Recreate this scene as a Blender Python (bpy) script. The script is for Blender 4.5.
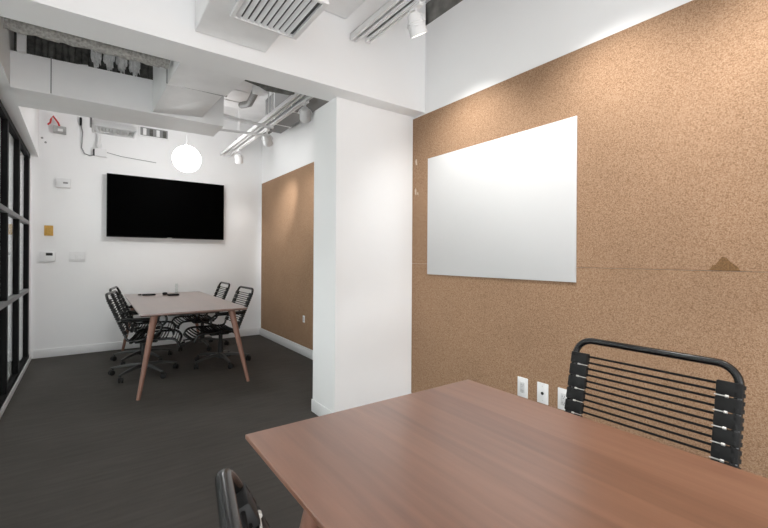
import bpy, bmesh, math, random
from mathutils import Vector, Matrix
random.seed(7)
PI = math.pi
S = bpy.context.scene
COL = S.collection
for o in list(bpy.data.objects): bpy.data.objects.remove(o)

# ---------------------------------------------------------------- camera
F_PX, YAW, ROLL, CY, H = 403.728, math.radians(35.74), math.radians(0.358), 257.409, 1.25
Fw = Vector((math.sin(YAW), math.cos(YAW), 0))
R0 = Vector((math.cos(YAW), -math.sin(YAW), 0)); U0 = Vector((0, 0, 1))
Rv = R0*math.cos(ROLL) + U0*math.sin(ROLL); Uv = -R0*math.sin(ROLL) + U0*math.cos(ROLL)
cam = bpy.data.cameras.new('camera'); co = bpy.data.objects.new('camera', cam); COL.objects.link(co)
cam.sensor_width = 36; cam.lens = F_PX*36/768; cam.shift_y = -(264-CY)/768; cam.clip_start = 0.02
M = Matrix.Identity(4)
for i in range(3):
    M[i][0], M[i][1], M[i][2] = Rv[i], Uv[i], -Fw[i]
M[0][3], M[1][3], M[2][3] = 0, 0, H
co.matrix_world = M
S.camera = co

# ---------------------------------------------------------------- world, lights, exposure
S.view_settings.view_transform = 'Standard'; S.view_settings.look = 'None'
S.view_settings.gamma = 1; S.view_settings.use_curve_mapping = False
S.view_settings.exposure = 1.57
w = bpy.data.worlds.new('world'); S.world = w; w.use_nodes = True
w.node_tree.nodes['Background'].inputs[0].default_value = (1, 1, 1, 1)
w.node_tree.nodes['Background'].inputs[1].default_value = 0.8
def area(name, loc, rot, sx, sy, power, col=(1, 1, 1)):
    l = bpy.data.lights.new(name, 'AREA'); l.shape = 'RECTANGLE'; l.size = sx; l.size_y = sy
    l.energy = power; l.color = col
    o = bpy.data.objects.new(name, l); COL.objects.link(o); o.location = loc; o.rotation_euler = rot
    return o
def aim(o, d): o.rotation_euler = Vector(d).to_track_quat('-Z', 'Y').to_euler(); return o
# added unseen fill light behind the camera, brightens the faces turned to it
area('rear_fill', (0.6, -2.6, 0.9), (math.radians(90), 0, 0), 4.4, 1.5, 8, (0.95, 0.98, 1))
# added low fill behind the camera, tilted up to lift the undersides
aim(area('underside_fill', (0.15, -1.75, 0.25), (0, 0, 0), 1.5, 0.7, 22, (0.95, 0.98, 1)), (0.1, 0.55, 0.83))
# added floor-level fill in the corridor, aimed up at beam and soffit undersides
aim(area('corridor_low_fill', (-2.1, 3.2, 0.15), (0, 0, 0), 0.7, 6.0, 50, (0.95, 0.98, 1)), (0.7, 0, 0.7))
# added overhead fill beyond the glass partition, no fixture there
area('corridor_top_fill', (-1.7, 4.2, 3.0), (0, 0, 0), 1.2, 6.0, 60, (0.96, 0.985, 1))
SPOT_NEAR, SPOT_FAR, GLOBE = 16, 28, 11.0

# ---------------------------------------------------------------- materials
def mat(name, col, rough=0.6, metal=0.0, spec=0.5, vary=0.0, scale=8, bump=0.0, emit=None, coat=0.0):
    m = bpy.data.materials.new(name); m.use_nodes = True
    nt = m.node_tree; b = nt.nodes['Principled BSDF']
    b.inputs['Base Color'].default_value = (*col, 1); b.inputs['Roughness'].default_value = rough
    b.inputs['Metallic'].default_value = metal; b.inputs['Specular IOR Level'].default_value = spec
    b.inputs['Coat Weight'].default_value = coat
    tc = nt.nodes.new('ShaderNodeTexCoord'); n = nt.nodes.new('ShaderNodeTexNoise')
    n.inputs['Scale'].default_value = scale; n.inputs['Detail'].default_value = 5
    nt.links.new(tc.outputs['Object'], n.inputs['Vector'])
    r = nt.nodes.new('ShaderNodeValToRGB')
    r.color_ramp.elements[0].position = 0.3; r.color_ramp.elements[1].position = 0.7
    r.color_ramp.elements[0].color = (*[c*(1-vary) for c in col], 1)
    r.color_ramp.elements[1].color = (*[min(1, c*(1+vary*0.6)) for c in col], 1)
    nt.links.new(n.outputs['Fac'], r.inputs['Fac']); nt.links.new(r.outputs['Color'], b.inputs['Base Color'])
    if bump:
        bp = nt.nodes.new('ShaderNodeBump'); bp.inputs['Strength'].default_value = bump; bp.inputs['Distance'].default_value = 0.01
        nt.links.new(n.outputs['Fac'], bp.inputs['Height']); nt.links.new(bp.outputs['Normal'], b.inputs['Normal'])
    if emit:
        b.inputs['Emission Color'].default_value = (*emit[0], 1); b.inputs['Emission Strength'].default_value = emit[1]
    return m

def cork_mat(name):
    m = bpy.data.materials.new(name); m.use_nodes = True
    nt = m.node_tree; N = nt.nodes; L = nt.links; b = N['Principled BSDF']
    b.inputs['Roughness'].default_value = 0.85; b.inputs['Specular IOR Level'].default_value = 0.2
    tc = N.new('ShaderNodeTexCoord')
    v = N.new('ShaderNodeTexVoronoi'); v.inputs['Scale'].default_value = 260
    v2 = N.new('ShaderNodeTexNoise'); v2.inputs['Scale'].default_value = 110; v2.inputs['Detail'].default_value = 3
    n = N.new('ShaderNodeTexNoise'); n.inputs['Scale'].default_value = 2.2; n.inputs['Detail'].default_value = 6
    for t in (v, v2, n): L.new(tc.outputs['Object'], t.inputs['Vector'])
    sep = N.new('ShaderNodeSeparateColor'); L.new(v.outputs['Color'], sep.inputs['Color'])
    a = N.new('ShaderNodeMath'); a.operation = 'ADD'
    L.new(sep.outputs[0], a.inputs[0]); L.new(v2.outputs['Fac'], a.inputs[1])
    h = N.new('ShaderNodeMath'); h.operation = 'MULTIPLY'; h.inputs[1].default_value = 0.5; L.new(a.outputs[0], h.inputs[0])
    r = N.new('ShaderNodeValToRGB'); e = r.color_ramp.elements
    e[0].position = 0.12; e[0].color = (0.19, 0.107, 0.054, 1)
    e[1].position = 0.85; e[1].color = (0.45, 0.30, 0.195, 1)
    x = r.color_ramp.elements.new(0.45); x.color = (0.335, 0.203, 0.121, 1)
    L.new(h.outputs[0], r.inputs['Fac'])
    mx = N.new('ShaderNodeMix'); mx.data_type = 'RGBA'; mx.blend_type = 'MULTIPLY'
    mr = N.new('ShaderNodeMapRange'); mr.inputs[1].default_value = 0.3; mr.inputs[2].default_value = 0.7
    mr.inputs[3].default_value = 0.88; mr.inputs[4].default_value = 1.0; L.new(n.outputs['Fac'], mr.inputs[0])
    cc = N.new('ShaderNodeCombineColor'); [L.new(mr.outputs[0], cc.inputs[i]) for i in range(3)]
    mx.inputs[0].default_value = 1; L.new(r.outputs['Color'], mx.inputs[6]); L.new(cc.outputs[0], mx.inputs[7])
    L.new(mx.outputs[2], b.inputs['Base Color'])
    bp = N.new('ShaderNodeBump'); bp.inputs['Strength'].default_value = 0.25; bp.inputs['Distance'].default_value = 0.002
    L.new(h.outputs[0], bp.inputs['Height']); L.new(bp.outputs['Normal'], b.inputs['Normal'])
    return m

def wood_mat(name, dark, mid, light, plank=0.13, rough=0.38, axis='Y'):
    m = bpy.data.materials.new(name); m.use_nodes = True
    nt = m.node_tree; N = nt.nodes; L = nt.links; b = N['Principled BSDF']
    b.inputs['Roughness'].default_value = rough; b.inputs['Specular IOR Level'].default_value = 0.7
    b.inputs['Coat Weight'].default_value = 0.9 if axis == 'Y' else 0.0; b.inputs['Coat Roughness'].default_value = 0.28; b.inputs['Coat IOR'].default_value = 1.7
    tc = N.new('ShaderNodeTexCoord'); mp = N.new('ShaderNodeMapping')
    mp.inputs['Scale'].default_value = (1, 0.06, 1) if axis == 'Y' else (1, 1, 0.06)
    L.new(tc.outputs['Object'], mp.inputs['Vector'])
    n = N.new('ShaderNodeTexNoise'); n.inputs['Scale'].default_value = 38; n.inputs['Detail'].default_value = 7; n.inputs['Roughness'].default_value = 0.62
    n2 = N.new('ShaderNodeTexNoise'); n2.inputs['Scale'].default_value = 7; n2.inputs['Detail'].default_value = 3
    L.new(mp.outputs[0], n.inputs['Vector']); L.new(mp.outputs[0], n2.inputs['Vector'])
    s = N.new('ShaderNodeSeparateXYZ'); L.new(tc.outputs['Object'], s.inputs[0])
    d = N.new('ShaderNodeMath'); d.operation = 'DIVIDE'; d.inputs[1].default_value = plank; L.new(s.outputs[0], d.inputs[0])
    fl = N.new('ShaderNodeMath'); fl.operation = 'FLOOR'; L.new(d.outputs[0], fl.inputs[0])
    wn = N.new('ShaderNodeTexWhiteNoise'); wn.noise_dimensions = '1D'; L.new(fl.outputs[0], wn.inputs['W'])
    def mul(a, k):
        q = N.new('ShaderNodeMath'); q.operation = 'MULTIPLY'; q.inputs[1].default_value = k; L.new(a, q.inputs[0]); return q.outputs[0]
    def add(a, c):
        q = N.new('ShaderNodeMath'); q.operation = 'ADD'; L.new(a, q.inputs[0]); L.new(c, q.inputs[1]); return q.outputs[0]
    f = add(add(mul(n.outputs['Fac'], 0.5), mul(n2.outputs['Fac'], 0.32)), mul(wn.outputs['Value'], 0.16))
    r = N.new('ShaderNodeValToRGB'); e = r.color_ramp.elements
    e[0].position = 0.25; e[0].color = (*dark, 1); e[1].position = 0.72; e[1].color = (*light, 1)
    x = r.color_ramp.elements.new(0.5); x.color = (*mid, 1)
    L.new(f, r.inputs['Fac']); L.new(r.outputs['Color'], b.inputs['Base Color'])
    return m

def carpet_mat(name):
    m = bpy.data.materials.new(name); m.use_nodes = True
    nt = m.node_tree; N = nt.nodes; L = nt.links; b = N['Principled BSDF']
    b.inputs['Roughness'].default_value = 0.95; b.inputs['Specular IOR Level'].default_value = 0.1
    tc = N.new('ShaderNodeTexCoord')
    n = N.new('ShaderNodeTexNoise'); n.inputs['Scale'].default_value = 1.3; n.inputs['Detail'].default_value = 8
    mp = N.new('ShaderNodeMapping'); mp.inputs['Scale'].default_value = (1, 9, 1); L.new(tc.outputs['Object'], mp.inputs['Vector'])
    n2 = N.new('ShaderNodeTexNoise'); n2.inputs['Scale'].default_value = 4; n2.inputs['Detail'].default_value = 4
    n3 = N.new('ShaderNodeTexNoise'); n3.inputs['Scale'].default_value = 260; n3.inputs['Detail'].default_value = 2
    L.new(tc.outputs['Object'], n.inputs['Vector']); L.new(mp.outputs[0], n2.inputs['Vector']); L.new(tc.outputs['Object'], n3.inputs['Vector'])
    def ma(a, c):
        q = N.new('ShaderNodeMath'); q.operation = 'ADD'; L.new(a, q.inputs[0]); L.new(c, q.inputs[1]); return q.outputs[0]
    t = ma(ma(n.outputs['Fac'], n2.outputs['Fac']), n3.outputs['Fac'])
    mr = N.new('ShaderNodeMapRange'); mr.inputs[1].default_value = 1.1; mr.inputs[2].default_value = 1.9; mr.inputs[3].default_value = 0; mr.inputs[4].default_value = 1
    L.new(t, mr.inputs[0])
    r = N.new('ShaderNodeValToRGB'); e = r.color_ramp.elements
    e[0].color = (0.070, 0.064, 0.059, 1); e[1].color = (0.104, 0.096, 0.088, 1)
    L.new(mr.outputs[0], r.inputs['Fac']); L.new(r.outputs['Color'], b.inputs['Base Color'])
    bp = N.new('ShaderNodeBump'); bp.inputs['Strength'].default_value = 0.4; bp.inputs['Distance'].default_value = 0.004
    L.new(n3.outputs['Fac'], bp.inputs['Height']); L.new(bp.outputs['Normal'], b.inputs['Normal'])
    return m

def glass_mat(name):
    m = bpy.data.materials.new(name); m.use_nodes = True
    nt = m.node_tree; N = nt.nodes; L = nt.links
    for n in list(N):
        if n.type != 'OUTPUT_MATERIAL': N.remove(n)
    out = [n for n in N if n.type == 'OUTPUT_MATERIAL'][0]
    t = N.new('ShaderNodeBsdfTransparent'); t.inputs[0].default_value = (0.93, 0.95, 0.94, 1)
    g = N.new('ShaderNodeBsdfGlossy'); g.inputs['Roughness'].default_value = 0.02
    fr = N.new('ShaderNodeFresnel'); fr.inputs[0].default_value = 1.45
    k = N.new('ShaderNodeMath'); k.operation = 'MULTIPLY'; k.inputs[1].default_value = 0.8; L.new(fr.outputs[0], k.inputs[0])
    x = N.new('ShaderNodeMixShader'); L.new(k.outputs[0], x.inputs[0]); L.new(t.outputs[0], x.inputs[1]); L.new(g.outputs[0], x.inputs[2])
    L.new(x.outputs[0], out.inputs['Surface'])
    return m

WHITE = mat('white_wall_paint', (0.90, 0.90, 0.90), 0.7, vary=0.015, scale=2, spec=0.2)
WHITE2 = mat('white_gloss_paint', (0.82, 0.82, 0.82), 0.45, vary=0.015, scale=3, spec=0.4)
SOFF = mat('soffit_paint', (0.90, 0.90, 0.90), 0.7, vary=0.03, scale=3, spec=0.2)
DUCTP = mat('painted_duct', (0.88, 0.88, 0.88), 0.5, vary=0.05, scale=6, spec=0.4, bump=0.05)
DECK = mat('raw_concrete_deck', (0.22, 0.215, 0.20), 0.9, vary=0.4, scale=9, bump=0.6)
DECKW = mat('painted_deck', (0.88, 0.88, 0.88), 0.8, vary=0.08, scale=5, bump=0.2)
INSUL = mat('pipe_insulation', (0.42, 0.41, 0.385), 0.9, vary=0.38, scale=70, bump=0.9)
FOIL = mat('crumpled_wrap', (0.9, 0.9, 0.89), 0.5, vary=0.22, scale=26, bump=1.0)
DGREY = mat('dark_insulation', (0.13, 0.13, 0.12), 0.9, vary=0.5, scale=22, bump=0.9)
CORK = cork_mat('cork')
CORKD = mat('bare_cork_patch', (0.20, 0.115, 0.055), 0.9, vary=0.35, scale=160, spec=0.1)
PALE = mat('pale_scrape', (0.62, 0.52, 0.42), 0.9, vary=0.1, scale=60, spec=0.1)
CARPET = carpet_mat('charcoal_carpet')
WB = mat('whiteboard_surface', (0.62, 0.62, 0.62), 0.45, vary=0.01, scale=2, spec=0.4)
WALNUT = wood_mat('walnut', (0.17, 0.066, 0.037), (0.285, 0.123, 0.070), (0.38, 0.183, 0.112), rough=0.40)
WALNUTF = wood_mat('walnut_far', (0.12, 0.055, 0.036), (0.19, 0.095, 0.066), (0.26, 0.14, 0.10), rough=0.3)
LEGW = wood_mat('walnut_leg', (0.16, 0.07, 0.045), (0.25, 0.12, 0.08), (0.34, 0.18, 0.12), plank=5, rough=0.5, axis='Z')
BLACK = mat('black_powder_coat', (0.007, 0.007, 0.007), 0.25, spec=0.5)
PLAST = mat('black_plastic', (0.009, 0.009, 0.009), 0.55, spec=0.3, vary=0.2, scale=80)
CORD = mat('black_elastic_cord', (0.008, 0.008, 0.008), 0.75, spec=0.2, vary=0.3, scale=200)
BASE = mat('grey_black_base', (0.035, 0.035, 0.035), 0.4, spec=0.5)
STUD = mat('pale_metal_ferrule', (0.62, 0.60, 0.57), 0.35, metal=0.6)
FRAME = mat('black_steel_frame', (0.005, 0.005, 0.005), 0.6, spec=0.1)
BAR = mat('bar_sheen_grey', (0.14, 0.14, 0.14), 0.4, spec=0.5)  # black bars painted lighter for the light their top faces reflect
GLASS = glass_mat('clear_glass')
SCREEN = mat('tv_screen_black', (0.0005, 0.0005, 0.0005), 0.5, spec=0.01)
TVB = mat('tv_bezel_black', (0.003, 0.003, 0.003), 0.4, spec=0.2)
STEEL = mat('galvanised_steel', (0.5, 0.5, 0.49), 0.4, metal=0.8, vary=0.15, scale=20)
GREYP = mat('grey_plastic', (0.26, 0.26, 0.26), 0.6)
SHADOWG = mat('louvre_gap_shade', (0.12, 0.12, 0.12), 0.7)  # shade between the register louvers, put into a dark grey sheet
DARK = mat('dark_void', (0.03, 0.03, 0.03), 0.9)
RED = mat('red_cable', (0.6, 0.03, 0.03), 0.4)
YEL = mat('ochre_plate', (0.62, 0.36, 0.07), 0.5, vary=0.15, scale=60)
LENS = mat('lit_lens', (1, 1, 1), 0.3, emit=((1, 0.93, 0.82), 2.5))
GLOBEM = mat('lit_opal_globe', (1, 1, 1), 0.3, emit=((1, 1, 1), GLOBE))
HOSE = mat('grey_hose', (0.34, 0.34, 0.33), 0.6, vary=0.3, scale=60)
CONC = mat('corridor_grey_floor', (0.55, 0.55, 0.54), 0.5, vary=0.15, scale=3)
BEIGE = mat('corridor_beige_panel', (0.55, 0.50, 0.42), 0.7, vary=0.1, scale=3)

# ---------------------------------------------------------------- mesh helpers
class MB:
    def __init__(s): s.bm = bmesh.new()
    def verts_faces(s, vs, fs):
        v = [s.bm.verts.new(p) for p in vs]
        for f in fs:
            try: s.bm.faces.new([v[i] for i in f])
            except ValueError: pass
        return v
    def box(s, x0, x1, y0, y1, z0, z1, bev=0.0, seg=2, T=None):
        P = [Vector(p) for p in ((x0,y0,z0),(x1,y0,z0),(x1,y1,z0),(x0,y1,z0),(x0,y0,z1),(x1,y0,z1),(x1,y1,z1),(x0,y1,z1))]
        if T is not None: P = [T @ p for p in P]
        b = bmesh.new(); v = [b.verts.new(p) for p in P]
        for f in ((3,2,1,0),(4,5,6,7),(0,1,5,4),(1,2,6,5),(2,3,7,6),(3,0,4,7)): b.faces.new([v[i] for i in f])
        if bev: bmesh.ops.bevel(b, geom=b.edges[:], offset=bev, segments=seg, affect='EDGES', profile=0.5)
        s._merge(b); return s
    def hexa(s, P):   # 8 corners, bottom loop then top loop
        s.verts_faces(P, ((3,2,1,0),(4,5,6,7),(0,1,5,4),(1,2,6,5),(2,3,7,6),(3,0,4,7))); return s
    def _merge(s, b):
        me = bpy.data.meshes.new('t'); b.to_mesh(me); b.free(); s.bm.from_mesh(me); bpy.data.meshes.remove(me)
    def tube(s, pts, r, n=10, cap=True, sx=1.0, up=None):
        pts = [Vector(p) for p in pts]
        if not isinstance(r, (list, tuple)): pts = [p for i, p in enumerate(pts) if i == 0 or (p-pts[i-1]).length > 1e-5]
        rs = r if isinstance(r, (list, tuple)) else [r]*len(pts)
        rings = []; prev = None
        for i, p in enumerate(pts):
            t = (pts[min(i+1, len(pts)-1)] - pts[max(i-1, 0)]).normalized()
            if prev is None:
                a = Vector(up) if up else (Vector((0,0,1)) if abs(t.z) < 0.9 else Vector((1,0,0)))
                u = t.cross(a).normalized()
            else:
                u = (prev - t*prev.dot(t)).normalized()
            prev = u; v = t.cross(u)
            rings.append([s.bm.verts.new(p + (u*math.cos(2*PI*k/n)*sx + v*math.sin(2*PI*k/n))*rs[i]) for k in range(n)])
        for a, b in zip(rings, rings[1:]):
            for k in range(n): s.bm.faces.new((a[k], a[(k+1) % n], b[(k+1) % n], b[k]))
        if cap: s.bm.faces.new(rings[0][::-1]); s.bm.faces.new(rings[-1])
        return s
    def lathe(s, prof, c=(0,0,0), n=24, axis='Z'):
        rings = []
        for (r, z) in prof:
            ring = []
            for k in range(n):
                a = 2*PI*k/n; x, y = r*math.cos(a), r*math.sin(a)
                p = (x, y, z) if axis == 'Z' else ((z, x, y) if axis == 'X' else (x, z, y))
                ring.append(s.bm.verts.new((p[0]+c[0], p[1]+c[1], p[2]+c[2])))
            rings.append(ring)
        for a, b in zip(rings, rings[1:]):
            for k in range(n): s.bm.faces.new((a[k], a[(k+1) % n], b[(k+1) % n], b[k]))
        s.bm.faces.new(rings[0][::-1]); s.bm.faces.new(rings[-1]); return s
    def build(s, name, m, parent=None, smooth=True, T=None):
        if T is not None: bmesh.ops.transform(s.bm, matrix=T, verts=s.bm.verts[:])
        bmesh.ops.recalc_face_normals(s.bm, faces=s.bm.faces[:])
        me = bpy.data.meshes.new(name); s.bm.to_mesh(me); s.bm.free(); me.materials.append(m)
        if smooth:
            me.polygons.foreach_set('use_smooth', [True]*len(me.polygons)); me.set_sharp_from_angle(angle=math.radians(35))
        o = bpy.data.objects.new(name, me); COL.objects.link(o)
        if parent: o.parent = parent
        return o
def box(x0, x1, y0, y1, z0, z1, bev=0.0, seg=2): return MB().box(x0, x1, y0, y1, z0, z1, bev, seg)
def tag(o, label=None, cat=None, group=None, kind=None):
    if label: o['label'] = label
    if cat: o['category'] = cat
    if group: o['group'] = group
    if kind: o['kind'] = kind
    return o
def struct(o): o['kind'] = 'structure'; return o
def empty(name, loc, label, cat, group=None, rz=0):
    o = bpy.data.objects.new(name, None); COL.objects.link(o); o.location = loc; o.rotation_euler = (0, 0, rz)
    o.empty_display_size = 0.1
    return tag(o, label, cat, group)
def copy_tree(o, parent=None):
    c = o.copy(); COL.objects.link(c); c.parent = parent
    for ch in list(o.children): copy_tree(ch, c)
    return c
def arc(c, r, a0, a1, n, e1, e2):
    c, e1, e2 = Vector(c), Vector(e1), Vector(e2)
    return [c + e1*r*math.cos(a0+(a1-a0)*i/n) + e2*r*math.sin(a0+(a1-a0)*i/n) for i in range(n+1)]

# ---------------------------------------------------------------- shell
WX = 2.19        # painted face of the right wall
CX = 2.176       # face of the cork
BY = 6.43        # back wall
XL = lambda y: -0.585 - 0.013*(y-4.38)      # glass partition line
XS = lambda y: -0.47 - 0.025*(y-3.4)        # soffit edge above it
struct(box(-2.6, 2.6, -3.0, 6.6, -0.12, 0).build('floor', CARPET, smooth=False))
struct(box(-2.6, 2.6, -3.0, 2.60, 3.34, 3.46).build('ceiling', DECKW, smooth=False))
struct(box(-2.6, 2.6, 2.60, 4.2, 3.34, 3.46).build('ceiling', DECK, smooth=False))
struct(box(-2.6, 2.6, 4.2, 6.6, 3.34, 3.46).build('ceiling', DECKW, smooth=False))
struct(box(WX, WX+0.14, -3.0, BY, 0, 3.14).build('wall_right', WHITE, smooth=False))
struct(box(2.21, 2.6, -3.0, 6.43, 3.145, 3.34).build('trim_gap_shade', DECK, smooth=False))  # dark box stands in for the shadowed gap above the wall top
struct(box(-2.6, WX+0.14, BY, BY+0.14, 0, 3.34).build('wall_back', WHITE, smooth=False))
struct(box(-2.6, -2.5, -3.0, BY, 0, 3.34).build('wall_corridor', WHITE, smooth=False))
struct(box(-2.5, -0.66, -3.0, BY, 0.0, 0.004).build('floor', CONC, smooth=False))
# dropped beam and the column under it
struct(box(-2.5, WX, 2.483, 2.735, 2.432, 3.34).build('trim_2', WHITE, smooth=False))
colm = MB().box(1.448, WX, 2.622, 2.99, 0, 2.432)
struct(colm.build('trim_3', WHITE, smooth=False))
# header and soffit above the glass partition
def skewbox(fx0, fx1, y0, y1, z0, z1):
    return MB().hexa([(fx0(y0),y0,z0),(fx1(y0),y0,z0),(fx1(y1),y1,z0),(fx0(y1),y1,z0),(fx0(y0),y0,z1),(fx1(y0),y0,z1),(fx1(y1),y1,z1),(fx0(y1),y1,z1)])
struct(skewbox(lambda y: -0.80, XS, 2.735, BY, 2.438, 3.34).build('trim_4', WHITE, smooth=False))
struct(MB().hexa([(-0.6,2.735,2.438),(-0.385,2.735,2.438),(XS(3.3),3.3,2.438),(-0.6,3.3,2.438),(-0.6,2.735,3.34),(-0.385,2.735,3.34),(XS(3.3),3.3,3.34),(-0.6,3.3,3.34)]).build('trim_6', WHITE, smooth=False))
struct(skewbox(lambda y: -0.80, XS, -3.0, 2.483, 2.438, 3.34).build('trim_5', WHITE, smooth=False))
# baseboards
struct(box(XL(BY)+0.03, WX, BY-0.014, BY, 0, 0.105, 0.004).build('baseboard_back', WHITE2))
struct(box(WX-0.026, WX, 2.99, BY-0.014, 0, 0.112, 0.004).build('baseboard_right', WHITE2))
bb = MB().box(1.440, 1.448, 2.614, 2.998, 0, 0.10, 0.002).box(1.448, 2.16, 2.614, 2.622, 0, 0.10, 0.002).box(1.448, WX-0.03, 2.99, 2.998, 0, 0.10, 0.003)
struct(bb.build('baseboard_column', WHITE2))
struct(box(WX-0.026, WX, -3.0, 2.608, 0, 0.112, 0.004).build('baseboard_near', WHITE2))

# ---------------------------------------------------------------- glass partition (steel framed)
gp = empty('glass_partition', (0, 0, 0), 'black steel framed glass partition along the left side of the room', 'partition')
def Y2(f, d): return (lambda y: f(y)+d)
skewbox(Y2(XL,-0.06), Y2(XL,0.012), 0.6, BY-0.02, 0.0, 0.045).build('sill', WHITE2, gp, smooth=False)
skewbox(Y2(XL,-0.05), XL, 0.6, BY-0.02, 0.045, 0.085).build('bottom_rail', FRAME, gp, smooth=False)
skewbox(Y2(XL,-0.05), XL, 0.6, BY-0.02, 2.385, 2.436).build('top_rail', FRAME, gp, smooth=False)
mull = [6.20, 5.36, 4.62, 3.86, 3.10, 2.34, 1.58, 0.82]
for y in mull:
    x = XL(y)
    wd = 0.10 if y > 6 else (0.085 if y > 5 else 0.07)
    box(x-0.05, x, y-wd/2, y+wd/2, 0.085, 2.385, 0.004, 1).build('mullion', FRAME, gp)
box(XL(6.3)-0.05, XL(6.3), 6.255, BY-0.02, 0.045, 2.436).build('end_filler', WHITE, gp, smooth=False)
for z in (0.845, 1.625):
    skewbox(Y2(XL,-0.045), Y2(XL,0.004), 0.82, 6.2, z-0.02, z+0.02).build('crossbar', BAR, gp, smooth=False)
for i, (a, b) in enumerate(zip(mull, mull[1:])):
    f = skewbox(Y2(XL,-0.028), Y2(XL,-0.022), b+0.03, a-0.03, 0.085, 2.385)
    f.build('pane', GLASS, gp, smooth=False)
# corridor beyond: beige panel and a low white ledge
c1 = box(-2.495, -2.46, 3.2, 5.4, 1.5, 2.3, 0.01).build('wall_panel', BEIGE)
tag(c1, 'beige panel on the corridor wall seen through the glass', 'panel')

# ---------------------------------------------------------------- cork, whiteboard, wall plates
cw = empty('cork_wall', (0, 0, 0), 'tan cork covering on the near right wall around the whiteboard', 'cork board')
box(CX, WX-0.0005, -2.5, 2.620, 1.2012, 2.412, 0.0008, 1).build('upper_sheet', CORK, cw)
box(CX, WX-0.0005, -2.5, 2.620, 0.113, 1.2, 0.0008, 1).build('lower_sheet', CORK, cw)
def flat_poly(pts, x, th, name, m, parent):   # outline in the Y-Z plane with a thickness
    k = len(pts); b = MB()
    vs = [(x-th, y, z) for y, z in pts] + [(x, y, z) for y, z in pts]
    b.verts_faces(vs, [tuple(range(k))] + [tuple(range(2*k-1, k-1, -1))] + [(i, (i+1) % k, k+(i+1) % k, k+i) for i in range(k)])
    return b.build(name, m, parent, smooth=False)
p = flat_poly([(0.599,1.204),(0.587,1.226),(0.578,1.226),(0.564,1.249),(0.555,1.262),(0.541,1.258),(0.527,1.239),(0.518,1.232),(0.503,1.219),(0.495,1.203)], CX+0.0002, 0.0012, 'torn_patch', CORKD, cw); p['label'] = 'darker torn triangular patch of the cork'
for (y, z, a, b_) in ((2.573, 2.045, 0.012, 0.028), (2.578, 1.80, 0.010, 0.03), (2.55, 1.78, 0.006, 0.014)):
    q = flat_poly([(y-a, z-b_), (y+a*0.4, z-b_*0.8), (y+a, z+b_*0.3), (y+a*0.2, z+b_), (y-a*0.8, z+b_*0.5)], CX+0.0002, 0.001, 'scrape', PALE, cw); q['label'] = 'pale scrape mark'
fc = empty('cork_wall', (0, 0, 0), 'brown cork covering on the right wall of the far room beside the far table', 'cork board')
box(CX, WX-0.0005, 3.0, 6.375, 0.113, 2.412, 0.0008, 1).build('sheet', CORK, fc)
box(CX-0.002, WX-0.0005, 6.375, 6.392, 0.113, 2.412, 0.0008, 1).build('end_trim', WHITE2, fc)
wb = empty('whiteboard', (CX-0.001, 1.807, 1.58), 'large plain white frameless board mounted on the cork wall', 'whiteboard')
box(-0.008, 0, -0.613, 0.613, -0.462, 0.462, 0.0015, 2).build('panel', WB, wb)
# outlets under the whiteboard side
def plate_back(T, name_parts, parent): pass
def wall_plate(y, z, label, kind, group=None, w_=0.073, h_=0.122):
    e = empty('wall_plate' if kind == 'jack' else 'wall_outlet', (CX, y, z), label, 'wall plate' if kind == 'jack' else 'outlet', group)
    MB().box(-0.006, 0, -w_/2, w_/2, -h_/2, h_/2, 0.0025, 2).build('cover_plate', WHITE2, e)
    if kind == 'jack':
        MB().lathe([(0.009, -0.0062), (0.009, -0.009), (0.006, -0.0095), (0.0055, -0.0065)], n=16, axis='X').build('socket', DARK, e)
        for s in (-1, 1): MB().lathe([(0.003, -0.0062), (0.003, -0.0072)], (0, 0, s*0.042), 10, 'X').build('screw', STUD, e)
    elif kind == 'outlet':
        MB().box(-0.0085, -0.0055, -0.0165, 0.0165, -h_*0.275, h_*0.275, 0.002, 2).build('receptacle', WB, e)
        for s in (-1, 1):
            for t in (-1, 1): MB().box(-0.0092, -0.0083, t*0.0065-0.001, t*0.0065+0.001, s*0.018-0.0045, s*0.018+0.0045).build('slot', DARK, e)
            MB().lathe([(0.0022, -0.0083), (0.0022, -0.0092)], (0, 0, s*0.018-0.0105), 8, 'X').build('ground_hole', DARK, e)
    return e
wall_plate(1.533, 0.447, 'leftmost white power outlet low on the cork wall beyond the near table', 'outlet')
wall_plate(1.395, 0.448, 'middle white plate on the cork wall with a round dark jack', 'jack')
wall_plate(1.262, 0.449, 'white power outlet on the cork partly behind the near chair back', 'outlet')
wall_plate(4.756, 0.461, 'small white outlet low on the cork wall of the far room', 'outlet', None, 0.055, 0.088)

# ---------------------------------------------------------------- television
tv = empty('television', (0.8625, 6.385, 1.909), 'large flat black television hung on the white back wall', 'television')
MB().box(-0.728, 0.728, -0.045, -0.012, -0.412, 0.412, 0.004, 2).build('housing', TVB, tv)
MB().box(-0.719, 0.719, -0.0465, -0.044, -0.398, 0.404, 0.001, 1).build('screen', SCREEN, tv)
MB().box(-0.03, 0.03, -0.0475, -0.044, -0.4105, -0.403, 0.001, 1).build('badge', STUD, tv)
MB().box(-0.25, 0.25, -0.012, 0.043, -0.2, 0.2, 0.004, 1).build('wall_mount', TVB, tv)

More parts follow.
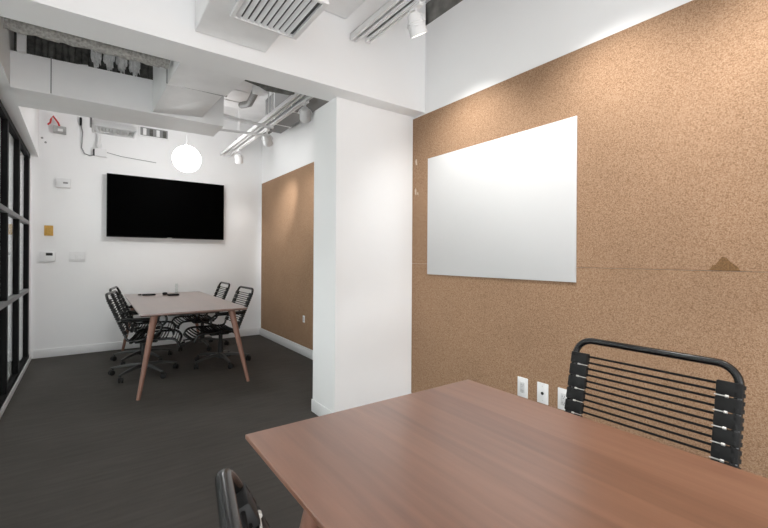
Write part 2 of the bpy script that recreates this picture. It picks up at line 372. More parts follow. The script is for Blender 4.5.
# ---------------------------------------------------------------- devices on the back wall
def dev(name, x, z, w_, h_, d, label, cat, m=WHITE2):
    e = empty(name, (x, BY-0.0005, z), label, cat)
    MB().box(-w_/2, w_/2, -d, 0, -h_/2, h_/2, 0.003, 2).build('body' if name != 'light_switch' else 'cover_plate', m, e)
    return e
e = dev('wall_sensor', -0.305, 2.15, 0.135, 0.115, 0.035, 'small white sensor box high on the back wall left of the television', 'sensor')
MB().box(-0.006, 0.042, -0.038, -0.034, -0.008, 0.012, 0.001, 1).build('indicator', GREYP, e)
e = dev('ochre_wall_plate', -0.447, 1.553, 0.085, 0.125, 0.012, 'ochre yellow plate on the back wall above the thermostat', 'wall plate', YEL)
MB().box(-0.018, 0.018, -0.015, -0.011, -0.035, 0.035, 0.002, 1).build('button', YEL, e)
e = dev('thermostat', -0.455, 1.235, 0.15, 0.115, 0.03, 'white thermostat with a small dark display on the back wall', 'thermostat')
MB().box(-0.016, 0.048, -0.033, -0.029, 0.012, 0.045, 0.001, 1).build('display', DARK, e)
e = dev('light_switch', -0.168, 1.235, 0.165, 0.125, 0.008, 'pale white triple light switch plate right of the thermostat', 'light switch')
for k in (-1, 0, 1): MB().box(k*0.046-0.017, k*0.046+0.017, -0.013, -0.007, -0.034, 0.034, 0.002, 1).build('rocker', WHITE2, e)

# ---------------------------------------------------------------- tables
def table(x0, x1, y0, y1, label, inset, foot, wood, corners=((0,0),(1,0),(0,1),(1,1))):
    cx, cy = (x0+x1)/2, (y0+y1)/2; hx, hy = (x1-x0)/2, (y1-y0)/2
    t = empty('conference_table', (cx, cy, 0), label, 'table')
    # top with an undercut edge
    b = bmesh.new()
    top = [(-hx,-hy),(hx,-hy),(hx,hy),(-hx,hy)]
    loops = []
    for d, z in ((0.0015, 0.74), (0.0, 0.7385), (0.0, 0.728), (0.012, 0.716)):
        loops.append([b.verts.new((x - d*(1 if x > 0 else -1), y - d*(1 if y > 0 else -1), z)) for x, y in top])
    b.faces.new(loops[0]); b.faces.new(loops[-1][::-1])
    for p, q in zip(loops, loops[1:]):
        for k in range(4): b.faces.new((p[k], p[(k+1) % 4], q[(k+1) % 4], q[k]))
    m = MB(); m._merge(b); m.build('tabletop', wood, t, smooth=False)
    # apron rails beneath
    r = MB()
    for sy in (-1, 1): r.box(-hx+0.25, hx-0.25, sy*(hy-0.14)-0.011, sy*(hy-0.14)+0.011, 0.690, 0.716, 0.002, 1)
    for sx in (-1, 1): r.box(sx*(hx-0.25)-0.011, sx*(hx-0.25)+0.011, -hy+0.14, hy-0.14, 0.690, 0.716, 0.002, 1)
    r.build('under_frame', BLACK, t)
    for sx in (-1, 1):
        for sy in (-1, 1):
            p0 = Vector((sx*(hx-inset), sy*(hy-inset), 0.716)); p1 = Vector((sx*(hx-foot[0]), sy*(hy-foot[1]), 0.0))
            pts = [p0.lerp(p1, k/8) for k in range(9)]
            MB().tube(pts, [0.031-0.0155*k/8 for k in range(9)], 20).build('leg', LEGW, t)
    return t
table(0.356, 1.281, -1.25, 1.170, 'large walnut table with a bare brown top in the foreground', 0.178, (0.03, 0.06), WALNUT)
table(0.329, 1.255, 4.075, 6.335, 'smaller looking walnut table with splayed legs in the far room', 0.125, (-0.010, -0.0), WALNUTF)

# ---------------------------------------------------------------- chairs
def make_chair(lean, label, W=0.255, arms=True):
    t = empty('office_chair', (0, 0, 0), label, 'chair', None)
    L = math.radians(lean); XB = -0.22; ZB = 0.50
    up = Vector((-math.sin(L), 0, math.cos(L))); LEN = (0.915-ZB)/math.cos(L)
    # back frame: one bent tube, post - rail - post
    rc = 0.062
    A = Vector((XB, -W, ZB)); pts = [A, A+up*(LEN*0.5), A+up*(LEN-rc)]
    pts += arc(A+up*(LEN-rc)+Vector((0, rc, 0)), rc, PI, PI/2, 8, (0,1,0), up)
    Bc = Vector((XB, W, ZB)) + up*(LEN-rc) + Vector((0, -rc, 0))
    pts += arc(Bc, rc, PI/2, 0, 8, (0,1,0), up)
    pts += [Vector((XB, W, ZB))+up*(LEN*0.5), Vector((XB, W, ZB))]
    MB().tube(pts, 0.0125, 14).build('back_frame', BLACK, t)
    # seat frame: loop of tube with waterfall front
    s = MB()
    for sg in (-1, 1):
        y = sg*W
        q = [Vector((XB, y, ZB))] + arc((XB+0.055, y, ZB), 0.055, PI, 1.5*PI, 6, (1,0,0), (0,0,1))
        q += [Vector((0.14, y, 0.452))]
        q += arc((0.17, y, 0.37), 0.08, PI/2, 0.05, 7, (1,0,0), (0,0,1))
        s.tube(q, 0.0125, 12)
    s.tube([(0.248, -W, 0.372), (0.248, W, 0.372)], 0.0125, 12)
    s.tube([(XB+0.06, -W, 0.44), (XB+0.06, W, 0.44)], 0.0115, 12)
    s.build('seat_frame', BLACK, t)
    # seat cords across
    path = [(XB+0.03+0.029*k, 0.456) for k in range(12)] + [(0.17+0.08*math.sin(a), 0.37+0.086*math.cos(a)) for a in (0.2, 0.55, 0.9, 1.25)]
    for (x, z) in path:
        MB().tube([(x, -W+0.01, z), (x, -W*0.5, z-0.006), (x, 0, z-0.009), (x, W*0.5, z-0.006), (x, W-0.01, z)], 0.0095, 8, sx=0.5).build('seat_cord', CORD, t)
    # back clips, cords, ferrules
    n = 8; pitch = 0.0485; T0 = LEN-0.052
    rot = Matrix(((up.z, 0, up.x, 0), (0, 1, 0, 0), (-up.x, 0, up.z, 0), (0, 0, 0, 1)))
    for k in range(n):
        sC = T0 - pitch*(k+0.5)
        if sC < 0.03: break
        for sg in (-1, 1):
            T = Matrix.Translation(A*0 + Vector((XB, 0, ZB)) + up*sC) @ rot
            c = MB().box(-0.011, 0.015, W-0.056, W+0.0125, -0.0225, 0.0225, 0.005, 2, T) if sg > 0 else MB().box(-0.011, 0.015, -(W+0.0125), -(W-0.056), -0.0225, 0.0225, 0.005, 2, T)
            for dz in (-0.012, 0.012):
                a = Vector((XB, sg*W, ZB)) + up*(sC+dz-0.006); b = a + up*0.012
                c.tube([a, b], 0.0165, 14)
            c.build('cord_clip', PLAST, t)
            f = MB(); o = Vector((XB, 0, ZB)) + up*(sC-0.024)
            fw = Vector((up.z, 0, -up.x))
            p0 = o + fw*0.012 + Vector((0, sg*(W-0.058), 0)); p1 = o + fw*0.014 + Vector((0, sg*(W-0.026), 0))
            k_ = 0.85 if sg > 0 else 0.6
            f.tube([p0, p1], 0.0024*k_, 8); f.tube([p1 - Vector((0, sg*0.004, 0)), p1+Vector((0, sg*0.005, 0))], 0.0056*k_, 10)
            f.build('ferrule', STUD, t)
        for dz in (-0.012, 0.012):
            o = Vector((XB, 0, ZB)) + up*(sC+dz)
            MB().tube([o+Vector((0, -(W-0.05), 0)), o+Vector((0, W-0.05, 0))], 0.0042, 8).build('back_cord', CORD, t)
    # armrests: padded top, loop down to the seat
    for sg in ((-1, 1) if arms else ()):
        y = sg*(W+0.040)
        zt = 0.652
        xb = XB - math.tan(L)*(zt-ZB)
        q = [Vector((xb, sg*(W+0.006), zt+0.005)), Vector((xb+0.03, y, zt)), Vector((0.02, y, zt))]
        q += arc((0.02, y, zt-0.075), 0.075, PI/2, -PI/2*0.75, 10, (1,0,0), (0,0,1))
        q += [Vector((-0.04, y, 0.47)), Vector((-0.12, sg*(W+0.0125), 0.445))]
        r = MB().tube(q, 0.0125, 12).build('armrest', BLACK, t)
        pd = MB().box(xb+0.03, 0.05, y-0.022, y+0.022, zt+0.006, zt+0.026, 0.009, 3).build('arm_pad', PLAST, r)
    # mechanism, gas lift, five star base
    MB().box(-0.11, 0.10, -0.075, 0.075, 0.385, 0.432, 0.012, 2).box(-0.13, -0.10, -W, W, 0.42, 0.445, 0.006, 1).box(0.08, 0.11, -W, W, 0.42, 0.445, 0.006, 1).tube([(0.0, 0.05, 0.40), (0.02, 0.22, 0.405)], 0.006, 8).build('tilt_mechanism', PLAST, t)
    MB().lathe([(0.022, 0.12), (0.022, 0.36)], n=16).lathe([(0.030, 0.10), (0.028, 0.25), (0.024, 0.26)], n=16).build('gas_lift', PLAST, t)
    bs = MB().lathe([(0.034, 0.065), (0.045, 0.075), (0.045, 0.115), (0.034, 0.128)], n=20).build('star_base', BASE, t)
    for k in range(5):
        a = 2*PI*k/5 + 0.35; d = Vector((math.cos(a), math.sin(a), 0)); nrm = Vector((-d.y, d.x, 0))
        g = MB(); secs = [(0.035, 0.122, 0.022, 0.034), (0.12, 0.118, 0.019, 0.028), (0.22, 0.104, 0.016, 0.022), (0.30, 0.086, 0.014, 0.018), (0.325, 0.080, 0.008, 0.012)]
        vs = []
        for r_, z, hw, h in secs:
            for u_, v_ in ((-1,-1),(1,-1),(1,0.35),(0.6,1),(-0.6,1),(-1,0.35)):
                vs.append(d*r_ + nrm*hw*u_ + Vector((0,0,z-h/2+h/2*v_)))
        fs = [(6*i+j, 6*i+(j+1) % 6, 6*i+6+(j+1) % 6, 6*i+6+j) for i in range(4) for j in range(6)] + [tuple(range(6)), tuple(range(24, 30))]
        g.verts_faces(vs, fs); arm = g.build('base_arm', BASE, bs)
        cst = MB(); c = d*0.305
        wa = a + 0.9; wd = Vector((math.cos(wa), math.sin(wa), 0)); T = Matrix.Translation(c + wd*0.012 + Vector((0, 0, 0.027))) @ Matrix.Rotation(wa, 4, 'Z')
        wn_ = Vector((-wd.y, wd.x, 0)); c2 = c + wd*0.012 + Vector((0, 0, 0.027))
        for sg in (-1, 1):
            cst.tube([c2+wn_*sg*0.006, c2+wn_*sg*0.009, c2+wn_*sg*0.020, c2+wn_*sg*0.024], [0.025, 0.027, 0.027, 0.021], 18)
        cst.tube([c2-wn_*0.007, c2+wn_*0.007], 0.012, 12); cst.tube([c+Vector((0,0,0.04)), c+Vector((0,0,0.078))], 0.008, 10)
        cst.box(-0.014, 0.020, -0.010, 0.010, 0.006, 0.03, 0.003, 1, T)
        cst.build('caster', PLAST, bs)
    return t
ca = make_chair(13.5, 'black cord backed office chair tucked against the near table, facing the cork wall side', 0.262, False)
ca['label'] = 'black cord-back chair between the near table and the cork wall'
ca.location = (1.33, 0.632, 0); ca.rotation_euler = (0, 0, PI + math.radians(0.5))
GR = 'cord-back office chairs around the far table'
cb = make_chair(26, 'black cord-back chair at the lower left edge, cut off by the frame')
cb.location = (0.541, 0.36, 0); cb.rotation_euler = (0, 0, math.radians(-10))
cf = None
for (x, y, rz, lb) in (
        (0.44, 4.94, -12, 'front one of two cord-back chairs on the left side of the far table'),
        (0.485, 5.64, -10, 'rear one of two cord-back chairs on the left side of the far table'),
        (1.215, 4.96, 182, 'front right chair at the far table, nearest the cork wall'),
        (1.225, 5.98, 180, 'rear right chair at the far table, closest to the back wall')):
    if cf is None:
        cf = c = make_chair(22, lb)
        for ch in cf.children:
            if not ch.name.startswith(('star_base', 'gas_lift')): ch.location = (0.09 if 'mechanism' not in ch.name else 0.03, 0, -0.045)
    else: c = copy_tree(cf)
    c['label'] = lb; c['group'] = GR
    c.location = (x, y, 0); c.rotation_euler = (0, 0, math.radians(rz))

# ---------------------------------------------------------------- things on the far table
e = empty('remote_control', (0.585, 6.02, 0.7405), 'black remote control lying on the far table, left of the other gadgets', 'remote')
MB().box(-0.075, 0.075, -0.022, 0.022, 0, 0.018, 0.006, 2).build('body', PLAST, e)
for k in range(6): MB().box(-0.06+k*0.02, -0.05+k*0.02, -0.008, 0.008, 0.0175, 0.0195, 0.001, 1).build('button', GREYP, e)
e = empty('round_puck', (0.77, 6.02, 0.7405), 'small round black puck on the far table beside the flat black box', 'gadget')
MB().lathe([(0.026, 0), (0.030, 0.004), (0.030, 0.022), (0.022, 0.030)], n=20).build('body', PLAST, e)
e = empty('flat_device', (0.845, 5.86, 0.7405), 'flat black box on the far table in front of the slim clear stand', 'gadget')
MB().box(-0.065, 0.065, -0.05, 0.05, 0, 0.018, 0.005, 2).build('body', PLAST, e)
e = empty('table_plug', (0.49, 6.10, 0.7405), 'tiny dark plug at the left far corner of the far table', 'plug')
MB().lathe([(0.020, 0), (0.022, 0.006), (0.014, 0.014)], n=14).build('body', PLAST, e)
e = empty('clear_stand', (0.93, 6.18, 0.7405), 'slim clear upright card stand on the far table', 'stand')
MB().box(-0.016, 0.016, -0.002, 0.002, 0.006, 0.13, 0.0008, 1).build('upright', GLASS, e)
MB().box(-0.035, 0.035, -0.025, 0.025, 0, 0.006, 0.001, 1).build('foot', GLASS, e)

# ---------------------------------------------------------------- globe pendant
g = empty('globe_pendant', (0.875, 5.15, 2.378), 'glowing white globe pendant lamp hanging in front of the television wall', 'lamp')
R_ = 0.150
MB().lathe([(R_*math.sin(PI*k/24)+1e-4, -R_*math.cos(PI*k/24)) for k in range(25)], n=40).build('globe', GLOBEM, g)
MB().lathe([(0.018, R_-0.003), (0.018, R_+0.012), (0.005, R_+0.03)], n=16).build('cap', WHITE2, g)
MB().tube([(0, 0, R_+0.04), (0, 0, 0.955)], 0.003, 6).build('cord', WHITE2, g)

# ---------------------------------------------------------------- ceiling services, near room
d = empty('air_duct', (0.645, 1.7, 2.52), 'white boxed duct under the near ceiling left of the strut', 'duct')
MB().box(-0.187, 0.218, -0.9, 0.778, 0, 0.82, 0.004, 1).build('body', DUCTP, d)
MB().box(-0.150, -0.138, -0.5, 0.22, -0.003, 0.006).build('slot', DARK, d)
rg = empty('air_register', (0.757, 1.985, 2.499), 'white louvered air register hanging from the near boxed duct', 'vent')
X0, X1, Y0_, Y1_ = -0.185, 0.185, -0.20, 0.205
fr = MB().box(X0, X0+0.02, Y0_, Y1_, 0, 0.020, 0.002, 1).box(X1-0.028, X1, Y0_, Y1_, 0, 0.020, 0.002, 1).box(X0+0.02, X1-0.028, Y0_, Y0_+0.02, 0, 0.020, 0.002, 1).box(X0+0.02, X1-0.028, Y1_-0.016, Y1_, 0, 0.020, 0.002, 1)
fr.build('register_frame', WHITE2, rg)
MB().box(X0+0.02, X1-0.028, Y0_+0.02, Y1_-0.016, 0.018, 0.0205).build('shade_backing', SHADOWG, rg)
for k in range(9):
    x = X0+0.036+k*0.0338
    T = Matrix.Translation((x, 0, 0.009)) @ Matrix.Rotation(math.radians(32), 4, 'Y')
    MB().box(-0.0115, 0.0115, Y0_+0.02, Y1_-0.014, -0.0015, 0.0015, 0, 1, T).build('louver', WHITE2, rg)

def strut(y0, y1, x, z, name, label):
    o = empty(name, (x, (y0+y1)/2, z), label, 'rail'); h = (y1-y0)/2
    MB().box(-0.027, -0.022, -h, h, 0, 0.041).box(0.022, 0.027, -h, h, 0, 0.041).box(-0.027, 0.027, -h, h, 0.038, 0.042).box(-0.022, -0.010, -h, h, 0, 0.003).box(0.010, 0.022, -h, h, 0, 0.003).build('channel', WHITE2, o, smooth=False)
    k = -h+0.35
    while k < h:
        MB().tube([(0, k, 0.03), (0, k, 3.34-z)], 0.005, 8).build('hanger_rod', DUCTP, o)
        MB().box(-0.03, 0.03, k-0.02, k+0.02, 0.042, 0.05, 0.001, 1).build('washer', STEEL, o); k += 1.1
    return o
def track(y0, y1, x, z, label):
    o = empty('lighting_track', (x, (y0+y1)/2, z), label, 'lighting track'); h = (y1-y0)/2
    MB().box(-0.018, -0.006, -h, h, 0, 0.034, 0.001, 1).box(0.006, 0.018, -h, h, 0, 0.034, 0.001, 1).box(-0.018, 0.018, -h, h, 0.02, 0.036, 0.001, 1).build('channel', WHITE2, o)
    for s in (-1, 1): MB().box(-0.02, 0.02, s*h-0.012, s*h+0.012, -0.001, 0.038, 0.002, 1).build('end_cap', WHITE2, o)
    for k in (-h+0.3, 0, h-0.3): MB().tube([(0, k, 0.03), (0, k, 3.34-z)], 0.004, 8).build('hanger_rod', DUCTP, o)
    return o
strut(0.2, 2.475, 1.50, 2.795, 'strut_rail', 'white strut rail hanging beneath the near ceiling')
track(0.0, 2.38, 1.565, 2.765, 'white lighting track beside the strut in the near room')
strut(2.75, 6.1, 1.50, 2.70, 'strut_rail', 'long white strut rail running over the far room')
track(2.85, 5.9, 1.60, 2.70, 'white lighting track in the far room close to its strut')

def track_light(x, y, z, label, aim, power, cone=70, col=(1, 0.86, 0.70)):
    o = empty('track_light', (x, y, z), label, 'spotlight', 'track spotlights')
    MB().box(-0.017, 0.017, -0.05, 0.05, -0.022, 0.0, 0.003, 1).build('adapter', WHITE2, o)
    MB().tube([(0, 0, -0.02), (0, 0, -0.06)], 0.009, 10).build('stem', WHITE2, o)
    c = Vector((0.0, 0, -0.115)); D = (Vector(aim) - (Vector((x, y, z)) + c)).normalized()
    q = D.to_track_quat('Z', 'Y').to_matrix().to_4x4(); T = Matrix.Translation(c) @ q
    yk = MB()
    side = (T.to_3x3() @ Vector((1, 0, 0))).normalized()
    side = Vector((side.x, side.y, 0)).normalized() if abs(side.z) < 0.9 else Vector((0, 1, 0))
    yp = [c + side*0.062*math.cos(a) + Vector((0, 0, 0.058))*math.sin(a) for a in [PI*k/14 for k in range(15)]]
    yk.tube(yp, 0.005, 8, sx=1.8); yk.build('yoke', WHITE2, o)
    h = MB().lathe([(0.020, -0.068), (0.034, -0.062), (0.044, -0.03), (0.052, 0.02), (0.054, 0.058), (0.047, 0.060), (0.044, 0.035), (0.02, 0.03)], n=28)
    h.build('head', WHITE2, o, T=T)
    for k in range(3): MB().lathe([(0.047+0.002*k, -0.022+0.014*k), (0.050+0.0015*k, -0.018+0.014*k), (0.050+0.0015*k, -0.014+0.014*k), (0.047+0.002*k, -0.012+0.014*k)], n=28).build('cooling_fin', WHITE2, o, T=T)
    MB().lathe([(0.0435, 0.040), (0.0435, 0.043)], n=24).build('lens', LENS, o, T=T)
    l = bpy.data.lights.new('spot_lamp', 'SPOT'); l.energy = power; l.spot_size = math.radians(cone); l.spot_blend = 1.0
    l.color = col; l.shadow_soft_size = 0.03
    lo = bpy.data.objects.new('spot_lamp', l); COL.objects.link(lo); lo.parent = o
    lo.matrix_local = Matrix.Translation(c + D*0.075) @ D.to_track_quat('-Z', 'Y').to_matrix().to_4x4()
    return o
WC = (1, 0.985, 0.96)
WF = (1, 0.98, 0.96)
track_light(1.565, 1.86, 2.765, 'white spotlight on the near track closest to the beam', (2.18, 1.98, 1.60), SPOT_NEAR, 104, WC)
track_light(1.565, 1.00, 2.765, 'white spotlight on the near track above the table middle', (2.18, 1.0, 1.60), SPOT_NEAR, 104, WC)
track_light(1.565, 0.25, 2.765, 'white spotlight at the camera end of the near track', (2.18, 0.2, 1.60), SPOT_NEAR, 104, WC)
track_light(1.60, 3.50, 2.70, 'white spotlight on the far track next to the beam', (2.18, 4.6, 1.9), SPOT_FAR, 40, WF)
track_light(1.60, 4.52, 2.70, 'white spotlight halfway along the far track', (2.18, 5.4, 1.9), SPOT_FAR, 40, WF)
track_light(1.60, 5.62, 2.70, 'white spotlight at the back end of the far track', (1.9, 6.4, 1.7), SPOT_FAR*0.12, 40, WF)

# cornice-like duct right of strut in near room
d = empty('air_duct', (1.22, 1.3, 2.93), 'white duct above the near strut rail reaching the beam', 'duct')
MB().box(-0.10, 0.22, -1.2, 1.178, 0, 0.40, 0.004, 1).build('body', DUCTP, d)
for y in (-0.6, 0.0, 0.6): MB().box(-0.104, 0.224, y-0.008, y+0.008, -0.004, 0.404, 0.001, 1).build('seam_band', DUCTP, d)

# ---------------------------------------------------------------- ceiling services, far room
d = empty('drop_soffit', (0, 0, 0), 'wide white boxed soffit crossing the far room above the table', 'soffit')
MB().hexa([(XS(3.84),3.84,2.432),(0.955,3.84,2.432),(0.955,4.22,2.432),(XS(4.3),4.30,2.432),(XS(3.84),3.84,2.69),(0.955,3.84,2.72),(0.955,4.22,2.72),(XS(4.3),4.30,2.69)]).build('body', SOFF, d, smooth=False)
MB().box(-0.262, -0.256, 3.832, 3.842, 2.44, 2.70).build('joint', GREYP, d)
d = empty('air_duct', (0, 0, 0), 'large white square duct between beam and boxed soffit in the far room', 'duct')
MB().hexa([(0.412,3.17,2.445),(0.78,3.17,2.455),(0.77,3.835,2.475),(0.392,3.835,2.440),(0.412,3.17,2.80),(0.78,3.17,2.80),(0.77,3.835,2.80),(0.392,3.835,2.80)]).build('body', DUCTP, d, smooth=False)
MB().hexa([(0.430,2.74,2.445),(0.83,2.74,2.445),(0.80,3.155,2.452),(0.412,3.155,2.445),(0.430,2.74,2.86),(0.83,2.74,2.86),(0.80,3.155,2.86),(0.412,3.155,2.86)]).build('transition', DUCTP, d, smooth=False)
MB().box(0.405, 0.81, 3.154, 3.171, 2.452, 2.85).build('joint_flange', GREYP, d)
# insulated pipe behind beam
d = empty('insulated_pipe', (-0.03, 3.0, 2.52), 'grey lagged pipe running behind the beam over the far room', 'pipe')
pp = [(-0.37+0.042*k, 0.004*math.sin(k*1.3), 0.004*math.cos(k*2.1)) for k in range(20)]
MB().tube(pp, [0.034+0.003*random.random() for _ in pp], 16).build('lagging', INSUL, d)
for k in range(5): MB().tube([(-0.32+0.17*k, 0, 0), (-0.307+0.17*k, 0, 0)], 0.0385, 16).build('strap', INSUL, d)
# dark clutter above
d = empty('insulated_duct', (-0.08, 4.12, 2.70), 'dark mottled insulated duct lying on the boxed soffit, seen in the ceiling gap', 'duct')
bm_ = MB(); rr = random.Random(3)
for k in range(24):
    x0 = -0.50+k*0.0415
    bm_.box(x0, x0+0.039, -0.08-0.02*rr.random(), 0.085, 0.02, 0.62, 0.008, 1)
bm_.box(-0.5, 0.496, -0.06, 0.08, 0.015, 0.63).build('body', DGREY, d)
d = empty('ceiling_bracket', (-0.44, 3.78, 2.69), 'pale grey upright bracket at the left end of the ceiling gap', 'bracket')
MB().box(0, 0.05, -0.02, 0.02, -0.02, 0.65, 0.004, 1).build('body', DUCTP, d)
for i, (x, sz, lb) in enumerate(((0.01, 0.036, 'first crumpled pale wrap, at the dark end of the ceiling gap'), (0.095, 0.036, 'second crumpled pale wrap from the dark end of the ceiling gap'), (0.18, 0.036, 'second crumpled pale wrap from the white square duct in the ceiling gap'), (0.27, 0.040, 'crumpled white wrap in the ceiling gap right beside the white square duct'))):
    m = MB(); bm = m.bm
    bmesh.ops.create_icosphere(bm, subdivisions=4, radius=1)
    for v in bm.verts:
        n_ = v.co.normalized(); k = 1 + 0.22*math.sin(n_.x*7+i)*math.cos(n_.y*9+2*i) + 0.12*math.sin(n_.z*17+n_.x*11) + 0.06*random.random()
        v.co = Vector((n_.x*sz*k, n_.y*sz*1.2*k, n_.z*0.145*k))
    o = m.build('duct_wrap', FOIL); o.location = (x, 3.93, 2.90); tag(o, lb, 'insulation', 'crumpled wraps in the ceiling gap')
# loose scrap
o = MB().hexa([(0,0,0),(0.06,0.01,0.012),(0.058,0.035,0.014),(0,0.03,0.002),(0,0,0.008),(0.06,0.01,0.022),(0.058,0.035,0.022),(0,0.03,0.01)]).build('pipe_offcut', WHITE2, smooth=False)
o.location = (-0.10, 3.845, 2.694); tag(o, 'short white offcut lying on the soffit edge in the gap', 'offcut')

# right hand services over far room
def pipe(pts, r, label, m=WHITE2, cat='pipe', name='conduit', couplings=()):
    c0 = Vector(pts[0]); e = empty(name, c0, label, cat)
    q = [Vector(p)-c0 for p in pts]
    MB().tube(q, r, 12).build('run', m, e)
    for (i, f) in couplings:
        p = q[i].lerp(q[i+1], f); dd = (q[i+1]-q[i]).normalized()
        MB().tube([p-dd*0.02, p+dd*0.02], r*1.35, 12).build('coupling', m, e)
    return e
pipe([(0.956,3.95,2.575),(1.12,3.95,2.56),(1.46,3.95,2.545)], 0.014, 'upper of two short white pipes between soffit and strut', couplings=((1,0.3),))
pipe([(0.957,4.05,2.46),(1.2,4.05,2.475),(1.42,4.05,2.485)], 0.012, 'lower of two short white pipes between soffit and strut', couplings=((1,0.5),))
pipe([(1.68,2.735,2.78),(1.68,4.5,2.78),(1.68,6.42,2.78)], 0.012, 'thin white conduit along the right side of the far track', couplings=((0,0.4),(1,0.4)))
pipe([(1.08,3.0,2.62),(1.10,3.4,2.64),(1.16,3.75,2.66),(1.16,4.0,2.72)], 0.030, 'bent grey flexible hose above the two short pipes', HOSE, 'hose', 'flexible_hose')
d = empty('junction_box', (1.02, 3.04, 2.515), 'small white junction box behind the beam above the far room', 'junction box')
MB().box(-0.05, 0.05, -0.035, 0.035, -0.03, 0.03, 0.004, 1).build('body', WHITE2, d)
MB().tube([(0, 0, 0.02), (0, 0, 0.825)], 0.006, 8).build('hanger_rod', DUCTP, d)
MB().box(-0.055, 0.055, -0.039, -0.034, -0.034, 0.034, 0.002, 1).build('lid', WHITE2, d)
d = empty('air_duct', (1.20, 3.5, 2.82), 'pale duct panel in the ceiling left of the far strut', 'duct')
MB().box(-0.16, 0.12, -0.6, 0.9, 0, 0.52, 0.01, 2).build('body', DUCTP, d)
for k in range(5): MB().box(-0.162, 0.122, -0.5+0.3*k, -0.485+0.3*k, -0.004, 0.50).build('rib', DUCTP, d)
d = empty('dark_slit_filler', (1.03, 2.92, 2.495), 'added dark tube standing in for the dark slit behind the beam', 'fitting')
MB().tube([(-0.06, 0, 0.02), (-0.06, 0, 0.845)], 0.005, 8).build('hanger_rod', DUCTP, d)
MB().tube([(-0.16,0,0.02),(-0.05,0,0.01),(0.0,0,0.0),(0.18,0,0.005),(0.2,0,0.02)], [0.012,0.018,0.026,0.018,0.024], 12).build('body', DGREY, d)  # tube added to draw the dark slit under the beam edge
# grey ducting seen right above the far cork wall
d = empty('air_duct', (1.95, 4.4, 2.93), 'grey rectangular duct above the cork wall of the far room', 'duct')
MB().box(-0.10, 0.12, -1.3, 0.9, 0, 0.41, 0.006, 1).build('body', GREYP, d)
for k in range(4): MB().box(-0.105, 0.125, -1.1+0.55*k, -1.08+0.55*k, -0.006, 0.4).build('flange', DUCTP, d)

# back wall upper services
d = empty('air_register', (0.165, 4.91, 2.50), 'small white louvered register under the ceiling left of the globe lamp', 'vent')
MB().box(-0.185, -0.165, -0.15, 0.15, 0, 0.05, 0.002, 1).box(0.165, 0.185, -0.15, 0.15, 0, 0.05, 0.002, 1).box(-0.165, 0.165, -0.15, -0.115, 0, 0.05, 0.002, 1).box(-0.165, 0.165, 0.115, 0.15, 0, 0.05, 0.002, 1).build('register_frame', WHITE2, d)
MB().box(-0.17, 0.17, -0.13, 0.13, 0.05, 0.22, 0.003, 1).build('plenum_box', DUCTP, d)
for k in range(11):
    T = Matrix.Translation((-0.15+k*0.03, 0, 0.02)) @ Matrix.Rotation(math.radians(35), 4, 'Y')
    MB().box(-0.013, 0.013, -0.116, 0.116, -0.001, 0.001, 0, 1, T).build('louver', WHITE2, d)
d = empty('hanging_bracket', (-0.03, 4.75, 2.50), 'white tee shaped hanger beside the small register', 'bracket')
MB().box(-0.045, 0.02, -0.01, 0.01, 0.10, 0.13, 0.002, 1).box(-0.005, 0.012, -0.01, 0.01, -0.03, 0.84, 0.002, 1).build('body', GREYP, d)
d = empty('junction_box', (-0.345, BY-0.001, 2.80), 'grey open electrical box with a red cable high on the back wall', 'junction box')
MB().box(-0.062, 0.062, -0.05, 0, -0.045, 0.045, 0.003, 1).build('body', STEEL, d)
MB().box(-0.02, 0.03, -0.054, -0.049, -0.02, 0.012, 0.002, 1).build('knockout', WHITE2, d)
pipe([(-0.345,6.39,2.83),(-0.36,6.385,2.88),(-0.41,6.38,2.955),(-0.43,6.38,2.91),(-0.435,6.38,2.87),(-0.46,6.38,2.84)], 0.010, 'red cable curling out of the grey electrical box', RED, 'cable', 'red_cable')
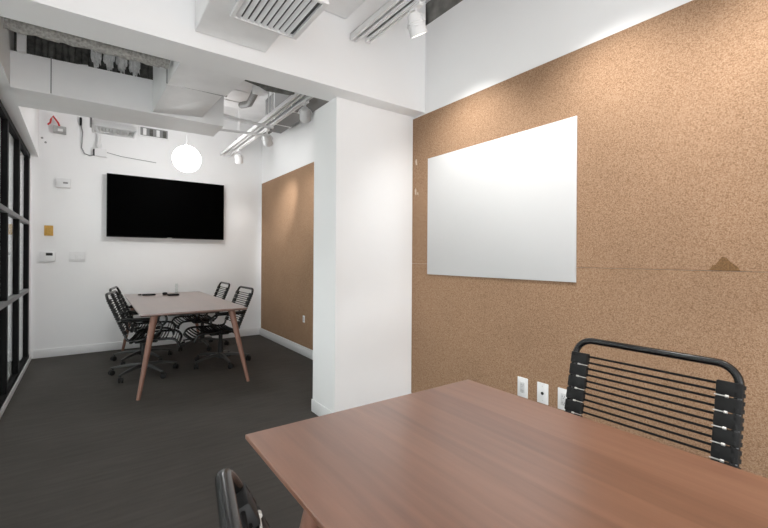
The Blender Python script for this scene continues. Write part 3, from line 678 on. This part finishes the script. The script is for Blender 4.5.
d = empty('wall_connector', (-0.14, BY-0.001, 2.95), 'small dark connector above the dangling grey cable', 'connector')
MB().box(-0.012, 0.012, -0.03, 0, -0.05, 0.05, 0.003, 1).build('body', PLAST, d)
pipe([(-0.135,6.41,2.90),(-0.12,6.41,2.82),(-0.125,6.41,2.70),(-0.13,6.41,2.62),(-0.10,6.41,2.55),(-0.04,6.41,2.53),(0.0,6.41,2.55)], 0.0065, 'thin grey cable dangling down the back wall to the white box', GREYP, 'cable', 'grey_cable')
d = empty('junction_box', (0.055, BY-0.001, 2.585), 'white electrical box on the back wall at the end of the grey cable', 'junction box')
MB().box(-0.05, 0.08, -0.05, 0, -0.05, 0.05, 0.004, 1).build('body', WHITE2, d)
MB().box(-0.066, -0.05, -0.04, 0, -0.045, 0.035, 0.002, 1).build('clip', PLAST, d)
pipe([(0.05,6.40,2.635),(0.05,6.40,2.78),(0.05,6.40,3.335)], 0.022, 'white vertical conduit rising from the white box to the ceiling', couplings=((0,0.3),))
pipe([(0.135,6.41,2.60),(0.3,6.41,2.57),(0.7,6.41,2.545)], 0.004, 'very thin white wire running right along the back wall', GREYP, 'wire', 'wire')
d = empty('wall_vent', (0.66, BY-0.001, 2.955), 'dark rectangular opening with fittings high on the back wall', 'vent')
MB().box(-0.17, 0.20, -0.02, 0, -0.07, 0.07, 0.003, 1).build('rim', DUCTP, d)
MB().box(-0.15, 0.18, -0.024, -0.018, -0.055, 0.055).build('recess', GREYP, d)
for k in range(4): MB().box(-0.12+0.08*k, -0.08+0.08*k, -0.04, -0.02, -0.05, 0.04, 0.004, 1).build('fitting', (DUCTP, DGREY)[k % 2], d)
d = empty('anchor_plate', (-0.50, BY-0.001, 2.66), 'two small grey anchors on the back wall near the soffit', 'anchor')
MB().lathe([(0.012, -0.006), (0.009, 0.0)], (-0.015, 0, 0.02), 12, 'Y').build('anchor', GREYP, d)
MB().lathe([(0.012, -0.006), (0.009, 0.0)], (0.018, 0, -0.03), 12, 'Y').build('anchor', GREYP, d)
bpy.context.view_layer.update()
